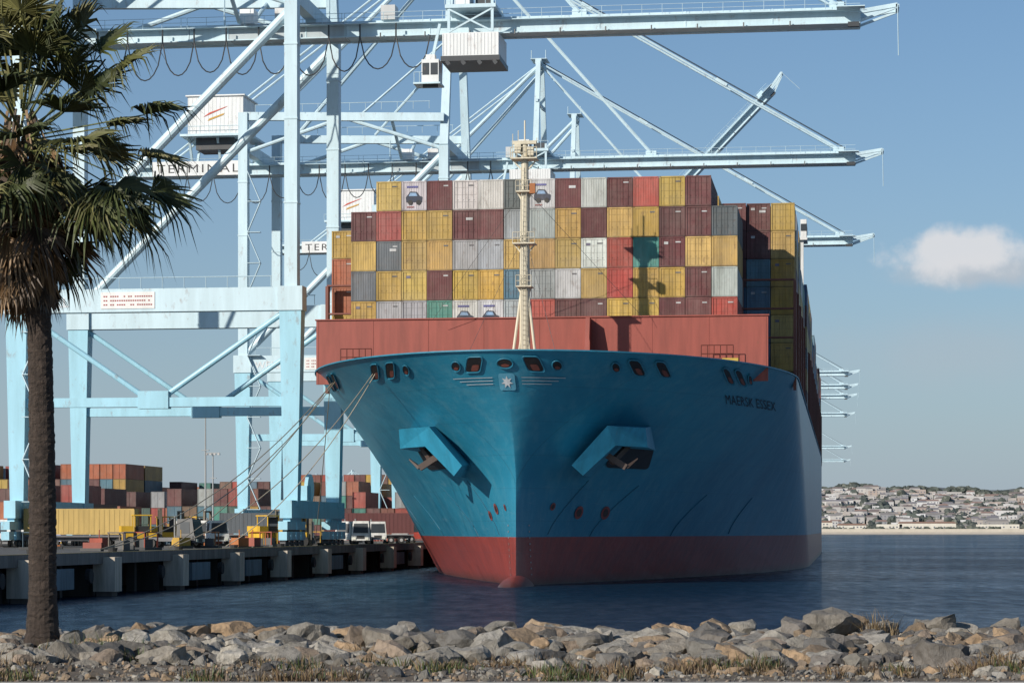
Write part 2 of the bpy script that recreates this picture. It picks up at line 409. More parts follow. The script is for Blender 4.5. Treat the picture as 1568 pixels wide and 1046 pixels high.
for i in range(19):
    for k in range(6):
        x=-23.75+2.5*i+.03
        if i in (0,1):
            c=[BL,Y,OR,OR,Y,0][k] if i==0 else [OR,R,BL,BL,MR,0][k]
            if k==5: continue
            container(mb,x,33.2,Z0+H*k,12.19,c,0)
        elif i>=17:
            c=Y if i==18 else [BL,BL,TB,TB,MR,MR][k]
            container(mb,x,39.4,Z0+H*k,6.06,c,0)
        elif i==16: container(mb,x,39.0,Z0+H*k,6.06,[DG,BL,BL,MR,MR,MR][k],0)
        elif k>=4: container(mb,x,33.2,Z0+H*k,12.19,random.choice(pal),lod=1)
mb.build('container_stack_forward',M_cont,ship)
mb=MB()
s=48.5
while s<335:
    if 100<s<122: s=123.5; continue
    top=6 if s<200 else random.choice([5,6,6])
    for i in range(19):
        tp=top-(1 if random.random()<.3 else 0)
        for k in range(tp):
            if i in (0,18,17) or k>=tp-1 : container(mb,-23.75+2.5*i+.03,s,Z0+H*k,12.19,random.choice(pal),lod=1)
    s+=14.6
mb.build('container_stack_aft',M_cont,ship)
mb=MB(); s=31.6
while s<330:
    if not 100<s<122:
        for x in np.linspace(-23.9,23.9,10): mb.box((x-.15,s,19),(x+.15,s+.9,30),(.2,.06,.04))
        for z in (24.2,27.1,30): mb.box((-23.9,s+.05,z),(23.9,s+.85,z+.15),(.2,.06,.04))
    s+=14.6
mb.build('lashing_bridges',M_steel,ship)

# ------------------------------------------------------------ quay
QZ=3.1
quay=empty('container_quay',ORG,-TH)
mb=MB(); CC=(.20,.18,.16); CD=(.05,.045,.04)
mb.box((-27.2,-130,2.45),(-26.5,1900,QZ+.2),CC)
mb.box((-1000,-130,QZ-.5),(-27.2,1900,QZ),(.12,.115,.11))
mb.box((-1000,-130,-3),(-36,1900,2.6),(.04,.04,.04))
s=-111.
while s<420:
    mb.box((-27.3,s-.9,.35),(-25.6,s+.9,2.95),(.56,.49,.40)); mb.box((-27.1,s-.7,-2),(-25.9,s+.7,.35),(.12,.10,.085))
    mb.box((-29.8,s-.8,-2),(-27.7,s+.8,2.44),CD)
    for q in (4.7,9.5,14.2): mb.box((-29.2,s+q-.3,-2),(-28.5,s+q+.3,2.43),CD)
    if int(s/19)%2==0: mb.box((-26.9,s+5,.7),(-26.45,s+11,2.2),(.14,.19,.22))
    mb.tube((-26.45,s+14,1.6),(-26.1,s+14,1.6),.55,(.02,.02,.02),n=14)
    mb.tube((-27.9,s+6,QZ),(-27.9,s+6,QZ+.5),.28,(.05,.05,.05),.42,n=10)
    s+=19
mb.box((-27.1,-130,QZ+.2),(-26.6,420,QZ+.22),(.30,.24,.08))
mb.build('quay_structure',M_conc,quay)

# ------------------------------------------------------------ cranes
CB=(.54,.70,.77); CB2=(.34,.62,.75); CW=(.74,.76,.76); DKG=(.05,.055,.06); RUST=(.22,.12,.08)
WS,LS,HB=-30.,-60.5,10.75
def crane_frame():
    mb=MB()
    for y in (-HB,HB):
        for x in (WS,LS):
            mb.beam((x,y,7.5),(x,y,28.5),1.5,1.5,CB2,2.4,1.9)
            mb.beam((x,y,31.1),(x,y,67.5 if x==LS else 62),1.4,1.45,CB)
            for z in (40,49,57): mb.box((x-.76,y-.79,z),(x+.76,y+.79,z+.18),CB)
            mb.box((x-1.35,y-1.1,28.5),(x+1.35,y+1.1,31.1),CB)
            for sg in (-1,1):
                yy=y+sg*2.4
                mb.box((x-.5,yy-2.0,5.0),(x+.5,yy+2.0,5.9),CB2)
                for q in (-1.2,1.2):
                    mb.box((x-.45,yy+q-.8,3.9),(x+.45,yy+q+.8,4.8),CB2)
                    for ww in (-.5,.5): mb.tube((x-.3,yy+q+ww,3.5),(x+.3,yy+q+ww,3.5),.38,DKG,n=12)
            mb.beam((x,y-2.6,6.1),(x,y+2.6,6.1),.8,.5,CB2)
        mb.beam((LS+1.35,y,29.8),(WS-1.35,y,29.8),1.5,2.5,CB)
        mb.beam((LS+.9,y,18.8),(WS-.9,y,18.8),.9,1.0,CB2)
        m=(LS+WS)/2
        mb.tube((LS+1,y,28.3),(m-1.4,y,19.6),.3,CB2,n=10); mb.tube((WS-1,y,28.3),(m+1.4,y,19.6),.3,CB2,n=10)
        mb.box((m-1.7,y-.6,18.1),(m+1.7,y+.6,20.0),CB2)
        mb.tube((LS+.6,y,31.6),(WS-.5,y,60.5),.55,CB,n=12)
        mb.beam((LS,y,67),(WS,y,66.2),.9,1.2,CB); mb.tube((m,y,66.5),(WS,y,61.5),.3,CB); mb.tube((m,y,66.5),(LS,y,61.5),.3,CB)
        mb.tube((WS-8,y,66.4),(WS-8,y*.2,61.5),.25,CB)
        ya=y*.25
        mb.beam((WS,y,62),(WS,ya,96),1.3,1.2,CB,.9,.9)
        mb.tube((WS,ya,95),(LS+4,y*.8,67.5),.38,CB,n=8)
        mb.tube((WS,ya,80),(WS-14,y*.7,66.8),.2,CB,n=6)
        for k in range(12):
            x=LS+2+k*2.4; mb.tube((x,y-.9,31.1),(x,y-.9,32.2),.04,CB,n=4)
            mb.tube((x,y-.9,67.4),(x,y-.9,68.5),.04,CB,n=4)
        mb.tube((LS+2,y-.9,32.2),(WS-2,y-.9,32.2),.05,CB,n=4); mb.tube((LS+2,y-.9,68.5),(WS-2,y-.9,68.5),.05,CB,n=4)
    for x in (WS,LS):
        mb.beam((x,-HB-3,7.2),(x,HB+3,7.2),1.3,1.9,CB2)
        mb.beam((x,-HB+.8,62.4),(x,HB-.8,62.4),1.2,1.5,CB)
    mb.beam((WS,-3,96),(WS,3,96),1.2,1.0,CB)
    for z in (80,88): mb.beam((WS,-HB*.5,z),(WS,HB*.5,z),.5,.6,CB)
    for x in (-1.4,1.4): mb.tube((WS+x,-2.4,96.4),(WS+x,-2.4,98.2),.08,CB,n=4)
    mb.box((WS-1.6,-2.6,96.5),(WS+1.6,2.6,96.6),CB)
    for k in range(11):
        z=8+k*4.6
        mb.box((LS+.9,-HB-1.7,z),(LS+2.9,-HB-.8,z+.08),CB); mb.beam((LS+.9 if k%2 else LS+2.9,-HB-1.3,z),(LS+2.9 if k%2 else LS+.9,-HB-1.3,z+4.6),.5,.1,CB)
    mb.tube((WS-1.4,3,9.6),(WS-1.0,3,9.6),1.7,CB2,n=20); mb.box((WS-.8,-7,8.2),(WS+.8,-5,9.8),CB2)
    mb.box((-51,-HB-.82,28.9),(-45,-HB-.77,30.7),(.78,.78,.76))
    for z in (29.25,29.7,30.15):
        for k in range(22):
            if random.random()<.8: mb.box((-50.7+k*.25,-HB-.84,z),(-50.7+k*.25+.17,-HB-.823,z+.15),(.35,.06,.06))
    v,f=text_mesh('WELL',2.0,1.1); mb.add([(-58.6+q[0]*.75,-HB-.79,29.15+q[1]*.75) for q in v],f,(.75,.78,.8))
    return mb
def girder(mb,x0,x1,z0=59.7,z1=61.4,rust=False):
    n=max(1,int((x1-x0)/(4.4 if rust else 9)))
    for k in range(n):
        a=x0+(x1-x0)*k/n; b=x0+(x1-x0)*(k+1)/n
        f=random.choice([0,.35,.75]) if rust else random.choice([0,0,.04])
        mb.box((a+.01,-1.5,z0),(b-.01,1.5,z1),tuple((1-f)*p+f*q for p,q in zip(CB,RUST)))
        mb.box((b-.06,-1.56,z0-.03),(b+.06,1.56,z1+.03),CB)
    mb.box((x0,-1.75,z0-.12),(x1,-1.3,z0-.002),CB); mb.box((x0,1.3,z0-.12),(x1,1.75,z0-.002),CB)
    for sg in (-1,1):
        ys=sorted((sg*1.57,sg*2.5)); mb.box((x0,ys[0],z1-.5),(x1,ys[1],z1-.42),CB)
        x=x0
        while x<x1: mb.tube((x,sg*2.45,z1-.4),(x,sg*2.45,z1+.7),.03,CB,n=4); x+=2.2
        for zz in (.15,.7): mb.tube((x0,sg*2.45,z1+zz),(x1,sg*2.45,z1+zz),.03,CB,n=4)
def crane_girder():
    mb=MB(); girder(mb,-82,-44); girder(mb,-43.9,-26.1,rust=True)
    x=-80
    while x<-20:
        w=random.uniform(3.4,4.6); dp=random.uniform(3.2,4.6); pts=[]
        for k in range(9):
            u=k/8*2-1; pts.append((x+w*(u+1)/2,-2.7,59.4-dp*(1-u*u)**.6))
        mb.line(pts,.075,DKG,n=5); mb.tube((x,-2.7,59.3),(x,-2.7,60.8),.1,DKG,n=5); x+=w
    for x in (-38,-34,-22): mb.box((x,-2.0,61.4),(x+1.6,0,63.0),jit(CW,.3))
    for x in (-40,-28): mb.tube((x,-1,61.4),(x,-1,64.5),.08,CB,n=4)
    for x in (LS,WS):
        mb.box((x-.6,-1.6,61.4),(x+.6,1.6,61.7),CB)
    return mb
def crane_boom():
    mb=MB(); girder(mb,0,56.5)
    for y in (-1.3,1.3): mb.beam((56.5,y,60.9),(60.5,y,61.5),.4,.45,CB); mb.beam((56.5,y,59.9),(60.5,y,61.3),.25,.25,CB)
    mb.beam((60.5,-1.5,61.4),(60.5,1.5,61.4),.35,.35,CB)
    mb.beam((55.2,-2,59.4),(56.4,-2,59.4),.5,.5,DKG); mb.box((54,-3.9,60.95),(57,-2.5,61.05),CB)
    mb.tube((60.5,-1.6,61.5),(60.6,-1.6,56),.05,CB,n=4)
    for x in (26,54): mb.beam((x-.8,0,61.7),(x+.8,0,61.7),2.5,.7,CB)
    for x in range(4,54,5): mb.tube((x,-2.2,59.9),(x,-2.2,59.35),.08,DKG,n=5)
    return mb
def house():
    mb=MB()
    mb.box((-71,-4,65.6),(-62.3,4,71.4),CW); mb.box((-71.3,-4.3,71.4),(-62,4.3,71.6),CW)
    mb.box((-72,-5,65.2),(-61,5,65.55),CB)
    for x in (-71,-66.5,-62): 
        for y in (-1.3,1.3): mb.beam((x,y,61.4),(x,y*2.5,65.2),.35,.35,CB)
    mb.box((-70,-3,63.4),(-64,2,65.2),DKG)
    for k in range(14): mb.box((-71+.1+k*.62,-4.03,65.8),(-71+.1+k*.62+.04,-4.0,71.2),(.64,.66,.66))
    mb.add([(-68.6,-4.06,68.2),(-65.2,-4.06,69.6),(-64.6,-4.06,69.9),(-67.6,-4.06,68.9)],[(0,1,2,3)],(.55,.06,.03))
    mb.add([(-67.9,-4.06,67.6),(-65.4,-4.06,68.5),(-65.2,-4.06,68.8),(-67.6,-4.06,68)],[(0,1,2,3)],(.55,.3,.03))
    for x in np.linspace(-72,-61,8): mb.tube((x,-4.95,65.5),(x,-4.95,66.7),.04,CB,n=4)
    mb.tube((-72,-4.95,66.7),(-61,-4.95,66.7),.05,CB,n=4)
    mb.box((-77,-2.75,59.5),(-62.5,-2.7,61.7),CW)
    v,f=text_mesh('TERMINAL',1.75,1.25); wm=max(q[0] for q in v)
    mb.add([(-76.3+13*q[0]/wm,-2.77,59.95+q[1]*1.05) for q in v],f,(.03,.03,.035))
    return mb
def trolley():
    mb=MB()
    mb.box((-3.1,-4.4,56.7),(3.1,2,59.2),CW)
    for k in range(16): mb.box((-3.05+k*.38,-4.43,56.8),(-3.05+k*.38+.07,-4.4,59.1),(.62,.64,.64))
    mb.box((-3.25,-4.6,56.1),(3.25,2.2,56.65),DKG)
    for x in (-2.6,-.9,.9,2.6): mb.beam((x,-4.5,56.1),(x+.3,-4.5,55.7),.3,.4,DKG)
    for x in (-2.4,2.4):
        for y in (-4.2,2.9): mb.beam((x,y,59.2 if y<0 else 58),(x,y,63),.3,.3,CB)
    mb.box((-2.8,-4.5,61.9),(2.8,4.5,62.3),CB); mb.box((-2,-3,62.3),(-.3,0,63.9),CW); mb.box((.2,-2,62.3),(2,1,63.5),DKG)
    for a,b in ((-2.4,2.4),(2.4,-2.4)): mb.beam((a,-4.3,59.3),(b,-4.3,61.8),.18,.18,CB)
    for x in np.linspace(-2.8,2.8,6): mb.tube((x,-4.5,62.3),(x,-4.5,63.4),.04,CB,n=4)
    mb.tube((-2.8,-4.5,63.4),(2.8,-4.5,63.4),.05,CB,n=4)
    mb.box((-5.4,-4.4,53.9),(-3.5,-2.0,56.4),CW); mb.box((-5.3,-4.43,54.7),(-4.55,-4.4,56.0),(.02,.03,.04)); mb.box((-4.4,-4.43,54.7),(-3.6,-4.4,56.0),(.02,.03,.04))
    mb.add([(-5.3,-4.45,53.9),(-3.6,-4.45,53.9),(-3.6,-4.0,53.3),(-5.3,-4.0,53.3)],[(0,1,2,3)],(.05,.06,.07))
    mb.box((-6.3,-4.6,53.7),(-3.3,-1.8,53.88),CB); mb.beam((-4.5,-3,56.4),(-3.6,-3,60.5),.3,.3,CB); mb.box((-5.0,-4,56.4),(-4,-3,57.0),CW)
    for x in (-6.2,-5.6): mb.tube((x,-4.5,53.9),(x,-4.5,55),.04,CB,n=4)
    mb.tube((-6.2,-4.5,55),(-5.4,-4.5,55.0),.04,CB,n=4)
    return mb
def wires():
    mb=MB()
    for y in (-1.2,1.2):
        mb.tube((WS,y*1.5,96),(28,y,61.8),.17,CB,n=6); mb.tube((WS,y*1.5,96),(0,y,61.8),.2,CB,n=6)
        mb.tube((WS,y*1.5,95.5),(LS-15,y,61.8),.17,CB,n=6)
    for u in (.35,.7):
        p=Vector((WS,0,96)).lerp(Vector((28,0,61.8)),u); mb.beam(p+Vector((-.8,-1.5,.5)),p+Vector((.8,-1.5,-.5)),.4,.5,CB)
    for y in (-.4,.4): mb.tube((WS,y,96.5),(29,y,62),.045,DKG,n=4)
    return mb
fr=crane_frame().build('tmpf',M_crane).data; gi=crane_girder().build('tmpg',M_crane).data
bo=crane_boom().build('tmpb',M_crane).data; ho=house().build('tmph',M_crane).data
tr=trolley().build('tmpt',M_crane).data; wi=wires().build('tmpw',M_crane).data
for n in ('tmpf','tmpg','tmpb','tmph','tmpt','tmpw'): bpy.data.objects.remove(bpy.data.objects[n])
def crane(s,raise_deg=0,tt=-11.6,loc=None,rz=-TH):
    e=empty('container_crane', frame(0,s) if loc is None else loc, rz)
    def ch(name,me,loc=(0,0,0),rot=(0,0,0)):
        o=bpy.data.objects.new(name,me); sc.collection.objects.link(o); o.parent=e; o.location=loc; o.rotation_euler=rot
    ch('portal_frame',fr); ch('main_girder',gi); ch('machinery_house',ho)
    a=math.radians(raise_deg); hz=60.5
    c,s_=math.cos(a),math.sin(a)
    ch('boom',bo,(-26+hz*s_,0,hz-hz*c),(0,-a,0))
    if not raise_deg: ch('forestays',wi)
    ch('trolley',tr,(tt if not raise_deg else -40,0,0))
    return e
crane(53); crane(153,tt=-18); crane(257,tt=-30); crane(320,raise_deg=46)
for s,tt in ((655,0),(735,5),(805,-10),(965,-10),(1430,-10),(1750,-10)): crane(s,tt=tt)
crane(0,loc=(-215,3700,0)); crane(0,loc=(-290,3950,0)); crane(0,loc=(-250,4300,0))

# ------------------------------------------------------------ yard
def yard_block(t0,s0,ncol,nrow,tiers,seed):
    random.seed(seed); mb=MB()
    P=[R,MR,R,MR,MR,Y,Y,GR,TB,OR,OR,LG,(.2,.06,.04),(.25,.14,.08),(.05,.12,.1)]
    for r in range(nrow):
        for i in range(ncol):
            n=max(1,tiers-random.choice([0,0,0,1,1]))
            for k in range(n): container(mb,i*2.6,r*13.0,k*2.9,12.19,tuple(.85*q for q in random.choice(P)),lod=1)
    e=empty('container_stack',frame(t0,s0,QZ+.01),-TH); mb.build('containers',M_cont,e)
yard_block(-138,235,12,2,5,1); yard_block(-106,262,15,2,4,2); yard_block(-100,330,16,2,5,3); yard_block(-60,360,9,2,4,5); yard_block(-170,240,11,2,5,4)
yard_block(-82,176,7,1,3,8); yard_block(-114,170,10,1,3,9); yard_block(-64,215,9,1,3,12); yard_block(-92,108,7,1,2,14)
yard_block(-200,320,34,1,4,15); yard_block(-72,285,11,1,4,16); yard_block(-96,140,5,1,3,18); yard_block(-140,205,20,1,3,19)
WHV=(.7,.7,.68); YV=(.7,.42,.03)
def tractor(t,s,rz,col,box=None,name='yard_truck'):
    mb=MB(); 
    def wheel(x,y): 
        mb.tube((x-.16,y,.5),(x+.16,y,.5),.5,(.02,.02,.02),n=14); mb.tube((x-.17,y,.5),(x+.17,y,.5),.22,(.4,.4,.4),n=10)
    mb.box((-1.15,-1.2,.55),(1.15,1.0,1.3),col); mb.add([(-1.15,-1.1,1.3),(1.15,-1.1,1.3),(1.15,.9,1.3),(-1.15,.9,1.3),(-1.0,-.8,3.0),(1.0,-.8,3.0),(1.0,.9,3.0),(-1.0,.9,3.0)],MB.BF,col)
    mb.add([(-.95,-1.13,1.5),(.95,-1.13,1.5),(.88,-.88,2.7),(-.88,-.88,2.7)],[(0,1,2,3)],(.02,.03,.04))
    for sd in (-1,1): mb.add([(sd*1.17,-.6,1.55),(sd*1.17,.5,1.55),(sd*1.06,.5,2.7),(sd*1.06,-.5,2.7)],[(0,1,2,3)],(.02,.03,.04))
    mb.box((-1.0,-1.3,.65),(-.6,-1.2,.95),(.8,.8,.7)); mb.box((.6,-1.3,.65),(1,-1.2,.95),(.8,.8,.7)); mb.box((-.5,-1.24,.75),(.5,-1.2,1.15),(.05,.05,.05))
    mb.box((-.5,1,.7),(.5,14.2 if box else 5,1.1),(.15,.15,.16))
    for y in (-.4,3.8)+((11.5,12.9) if box else ()): wheel(-1.0,y); wheel(1.0,y)
    if box:
        mb.box((-1.1,2.4,1.1),(1.1,14.6,1.3),(.15,.15,.16)); container(mb,-1.22,2.4,1.35,12.19,box,1)
    else: mb.tube((-.9,1.2,1),(-.9,1.2,3.3),.09,(.3,.3,.3),n=8)
    e=empty(name,frame(t,s,QZ+.01),rz-TH); mb.build('body',M_steel,e)
tractor(-47,70,.1,WHV); tractor(-36,100,-.3,WHV); tractor(-33,106,.2,WHV); tractor(-62,42,-1.5,WHV,Y)
tractor(-62,60,1.3,(.25,.3,.5)); tractor(-34,128,.1,WHV); tractor(-38,30,1.4,(.1,.1,.1)); tractor(-44,112,-1.4,WHV,MR); tractor(-58,110,-1.5,WHV,DG); tractor(-36,150,-1.3,R,TB)
tractor(-51,46,.4,WHV); tractor(-41,92,.1,R); tractor(-72,75,-1.45,WHV,(.25,.14,.05))
tractor(-55,88,.2,WHV); tractor(-44,64,.5,WHV); tractor(-37,72,-.2,(.08,.1,.12)); tractor(-32,90,.1,WHV); tractor(-58,20,.6,WHV)
def forklift(t,s,rz):
    mb=MB(); K=(.03,.03,.03)
    for x in (-1,1):
        for y in (-1.2,1.4): mb.tube((x-.25,y,.6),(x+.25,y,.6),.6,K,n=14)
    mb.box((-1.1,-1.6,.7),(1.1,2.0,1.6),YV); mb.box((-1.0,1.0,1.6),(1.0,2.3,2.3),YV)
    for x in (-.85,.75):
        for y in (-.9,.8): mb.box((x,y,1.6),(x+.1,y+.1,3.4),YV)
    mb.box((-.95,-1,3.4),(.95,1,3.52),YV); mb.box((-.8,-.85,2.2),(.8,-.82,3.3),(.02,.03,.04)); mb.box((-.7,-.7,1.6),(.7,.7,2.3),K)
    for x in (-.7,.5): mb.box((x,-2.1,.2),(x+.2,-1.8,4.2),(.15,.13,.1)); mb.box((x,-3.6,.2),(x+.2,-2.1,.32),K)
    for z in (.8,2.4,4.0): mb.box((-.7,-2.0,z),(.7,-1.85,z+.2),(.15,.13,.1))
    e=empty('forklift',frame(t,s,QZ+.01),rz-TH); mb.build('body',M_steel,e)
forklift(-53,74,2.3); forklift(-35,52,2.6); forklift(-50,76,1.2); forklift(-33,56,1.7); forklift(-39,84,2.9); forklift(-46,40,2.0)
def cargo_gear(t,s):
    mb=MB(); k=random.random(); c=random.choice([(.07,.07,.07),(.16,.13,.1),(.5,.30,.05),(.08,.12,.15),(.35,.08,.05),(.45,.15,.04)])
    mb.box((-1.0,-1.1,0),(1.0,1.1,.25),(.06,.06,.06))
    if k<.4: mb.box((-.8,-.9,.25),(.1,.8,1.1),c); mb.tube((.5,0,.25),(.5,0,.9),.35,jit(c,.5),n=12); mb.tube((-.3,0,1.1),(-.3,0,1.9),.05,c,n=5)
    elif k<.7:
        for q in range(4): mb.box((-.9,-.9+q*.45,.25),(.9,-.6+q*.45,.4+q*.12),jit(c,.3))
    else:
        for x in (-.8,.7):
            for y in (-.8,.7): mb.box((x,y,.25),(x+.1,y+.1,1.6),c)
        mb.box((-.85,-.85,1.6),(.85,.85,1.7),c); mb.box((-.5,-.5,.25),(.4,.4,1.0),(.1,.1,.1))
    e=empty('equipment_skid',frame(t,s,QZ+.01),random.uniform(0,3)); mb.build('body',M_steel,e)
random.seed(3)
for k in range(30): cargo_gear(random.uniform(-50,-30.5),random.uniform(-30,150))
def lamp(t,s,hh):
    mb=MB(); G=(.35,.37,.38)
    mb.tube((0,0,0),(0,0,hh),.16,G,.08,n=8); mb.box((-1.0,-.1,hh),(1.0,.1,hh+.12),G)
    for x in (-.9,-.3,.3,.9): mb.box((x-.16,-.35,hh-.26),(x+.16,.1,hh-.02),(.5,.5,.5))
    mb.box((-.5,-.15,hh*.72),(.5,.15,hh*.72+.1),G)
    e=empty('light_mast',frame(t,s,QZ),-TH); mb.build('mast',M_steel,e)
lamp(-54,96,17); lamp(-62,130,13); lamp(-70,200,22); lamp(-110,190,20)
mb=MB()
def rope(a,b,sag):
    a=Vector(a);b=Vector(b); pts=[]
    for k in range(17):
        u=k/16; p=a.lerp(b,u); p.z-=sag*4*u*(1-u); pts.append(p)
    mb.line(pts,.045,(.32,.28,.21),n=5)
for a,b,sg in ((hull_t(-19.5,19.1,.1),(-27.9,-32,3.5),2.2),(hull_t(-20,19.1,.1),(-27.9,-13,3.5),1.6),(hull_t(-19,19.1,.1),(-27.9,-32,3.5),3.0),
    (hull_t(-13.2,19.1,.1),(-27.9,-13,3.5),2.5),(hull_t(-12.9,19.1,.1),(-27.9,6,3.5),2),(hull_t(-20.2,19.1,.1),(-27.9,44,3.5),.8)):
    rope(a,b,sg)
mb.build('mooring_lines',M_steel,ship)

# ------------------------------------------------------------ water: dark body + capped glossy from tilted wave facets
m=bpy.data.materials.new('sea_water'); m.use_nodes=True; nt=m.node_tree; nt.nodes.clear()
o=nt.nodes.new('ShaderNodeOutputMaterial'); mx=nt.nodes.new('ShaderNodeMixShader'); df=nt.nodes.new('ShaderNodeBsdfDiffuse'); gl=nt.nodes.new('ShaderNodeBsdfGlossy')
df.inputs[0].default_value=(.005,.021,.043,1); gl.inputs['Color'].default_value=(.86,.93,1,1); gl.inputs['Roughness'].default_value=.08
n1=noise(nt,.45,4,.6,stretch=(1,1.3,1)); n2=noise(nt,2.2,5,.65); n3=noise(nt,.02,3,.5); n4=noise(nt,.42,9,.74,stretch=(1.5,.4,1))
h=math_(nt,'MULTIPLY_ADD',n2.outputs[0],.35,n1.outputs[0])
h=math_(nt,'MULTIPLY_ADD',n4.outputs[0],.45,h)
bp=nt.nodes.new('ShaderNodeBump'); bp.inputs['Strength'].default_value=.9; bp.inputs['Distance'].default_value=.36; nt.links.new(h,bp.inputs['Height']); nt.links.new(bp.outputs[0],gl.inputs['Normal'])
pf=ramp(nt,n4.outputs[0],.38,.66,(.22,.22,.22,1),(.56,.56,.56,1)); pl=ramp(nt,n3.outputs[0],.38,.62,(.75,.75,.75,1),(1.12,1.12,1.12,1))
nt.links.new(math_(nt,'MULTIPLY',pf.outputs[0],pl.outputs[0]),mx.inputs[0]); nt.links.new(df.outputs[0],mx.inputs[1]); nt.links.new(gl.outputs[0],mx.inputs[2]); nt.links.new(mx.outputs[0],o.inputs[0])
mb=MB(); mb.add([(-6000,20,0),(6000,20,0),(9000,9000,0),(-9000,9000,0)],[(0,1,2,3)],(0,0,0)); mb.build('harbour_water',m)

# ------------------------------------------------------------ far shore
random.seed(11)
S0=2500
def hillz(x,y):
    d=max(0,y-S0-60); e=3+ (1-math.exp(-d/70))*6
    k=max(0,min(1,(x+100)/350)); 
    e+=k*max(0,min(1,(d-40)/480))*(42+17*mn.noise(Vector((x*.006,y*.002,1)))+6*mn.noise(Vector((x*.02,y*.01,5)))+.012*(x-500))
    return e if y>S0+35 else -2
mb=MB(); nx,ny=260,30; xs=np.linspace(-3200,3200,nx); ys=[S0,S0+15,S0+34,S0+36,S0+50]+list(np.linspace(S0+70,S0+900,ny-5))
mb.v=[(x,y,-2 if y<S0+16 else (1.2 if y<S0+35 else hillz(x,y))) for y in ys for x in xs]
for j in range(ny-1):
    for i in range(nx-1):
        mb.f.append((j*nx+i,j*nx+i+1,(j+1)*nx+i+1,(j+1)*nx+i)); mb.c.append((.46,.41,.34) if ys[j]<S0+49 else jit((.16,.17,.16),.3))  # hillside tone paled and greyed: distance haze painted into the colour
mb.build('far_hillside',M_town)
mb=MB()
def hs(x,y,w,d,h,wc,rc):
    z=hillz(x,y)-1.5
    mb.box((x-w/2,y-d/2,z),(x+w/2,y+d/2,z+h),wc)
    if random.random()<.45: mb.add([(x-w/2-.4,y-d/2-.4,z+h),(x+w/2+.4,y-d/2-.4,z+h),(x+w/2+.4,y+d/2,z+h),(x-w/2-.4,y+d/2,z+h),(x-w/2+1,y,z+h+1.8),(x+w/2-1,y,z+h+1.8)],[(0,1,5,4),(2,3,4,5),(0,4,3),(1,2,5)],rc)
    nfl=max(1,int((h-1.5)//3)); nw=max(2,int(w/3.5))
    for fl in range(nfl):
        for k in range(nw):
            if random.random()<.8:
                xx=x-w/2+(k+.5)*w/nw; mb.box((xx-.8,y-d/2-.06,z+2.2+fl*3),(xx+.8,y-d/2,z+3.8+fl*3),(.18,.19,.22))
for k in range(2500):
    x=random.uniform(-300,1100); y=S0+90+random.random()**.9*480
    if not(280<x<800) and random.random()<.6: continue
    w=random.uniform(6,14) if random.random()<.87 else random.uniform(14,28); wc=random.choice([(.60,.59,.58),(.48,.46,.44),(.52,.50,.48),(.36,.34,.33),(.66,.66,.66),(.31,.31,.32),(.46,.42,.39),(.42,.35,.31)])
    hs(x,y,w,8,random.uniform(5,9.5),wc,random.choice([(.23,.19,.18),(.29,.27,.26),(.22,.21,.23),(.29,.20,.17)]))
for x,w,h_ in ((440,60,7),(515,44,6),(360,30,5),(400,26,6),(575,50,6),(330,18,8)): hs(x,S0+64,w,10,h_+3,(.7,.66,.57),(.3,.18,.13))
mb.box((300,S0+50,3),(800,S0+51,6),(.55,.5,.42))
mb.build('hillside_town',M_town)
def ico(n):
    bm=bmesh.new(); bmesh.ops.create_icosphere(bm,subdivisions=n,radius=1); a=np.array([v.co[:] for v in bm.verts]); b=[[v.index for v in f.verts] for f in bm.faces]; bm.free(); return a,b
tv,tf=ico(2); tv1,tf1=ico(1); tv3,tf3=ico(3)
def scatter(name,mat,items,templ,faces,smooth=False,parent=None):
    V=[];C=[]; nv=len(templ[0]); F=np.array(faces); FF=[]
    for i,(pos,scl,rz,col,ti) in enumerate(items):
        t=templ[ti]*np.array(scl); c,s=math.cos(rz),math.sin(rz)
        x=t[:,0]*c-t[:,1]*s; y=t[:,0]*s+t[:,1]*c
        V.append(np.stack([x+pos[0],y+pos[1],t[:,2]+pos[2]],1)); FF.append(F+i*nv)
        C.append(np.tile(np.array(tuple(col)+(1,)),(nv,1)))
    V=np.concatenate(V);FF=np.concatenate(FF);C=np.concatenate(C).astype(np.float32)
    me=bpy.data.meshes.new(name); me.vertices.add(len(V)); me.vertices.foreach_set('co',V.ravel())
    me.loops.add(FF.size); me.loops.foreach_set('vertex_index',FF.ravel().astype(np.int32))
    me.polygons.add(len(FF)); me.polygons.foreach_set('loop_start',np.arange(0,FF.size,3,dtype=np.int32)); me.polygons.foreach_set('loop_total',np.full(len(FF),3,dtype=np.int32))
    me.update(calc_edges=True); me.validate()
    ca=me.color_attributes.new('Col','FLOAT_COLOR','POINT'); ca.data.foreach_set('color',C.ravel())
    me.polygons.foreach_set('use_smooth',[smooth]*len(FF))
    me.materials.append(mat); o=bpy.data.objects.new(name,me); sc.collection.objects.link(o)
    if parent: o.parent=parent
    return o
tt=[tv*(1+np.random.uniform(-.35,.3,(len(tv),1))) for _ in range(6)]
it=[]
TC=[(.085,.10,.085),(.105,.115,.095),(.075,.09,.08)]
for k in range(3600):
    x=random.uniform(-300,1100); y=S0+75+random.random()*520
    if mn.noise(Vector((x*.015,y*.01,3)))<-.15 and random.random()<.7: continue
    r=random.uniform(2,5); it.append(((x,y,hillz(x,y)+r*.6),(r*1.4,r,r*random.uniform(.8,1.5)),random.uniform(0,6),jit(random.choice(TC),.3),k%6))
for k in range(420):
    x=random.uniform(-100,1000); y=S0+585; r=random.uniform(2.5,6); it.append(((x,y,hillz(x,y)+r*.5),(r*1.5,r,r*random.uniform(.7,1.3)),0,jit(TC[0],.2),k%6))
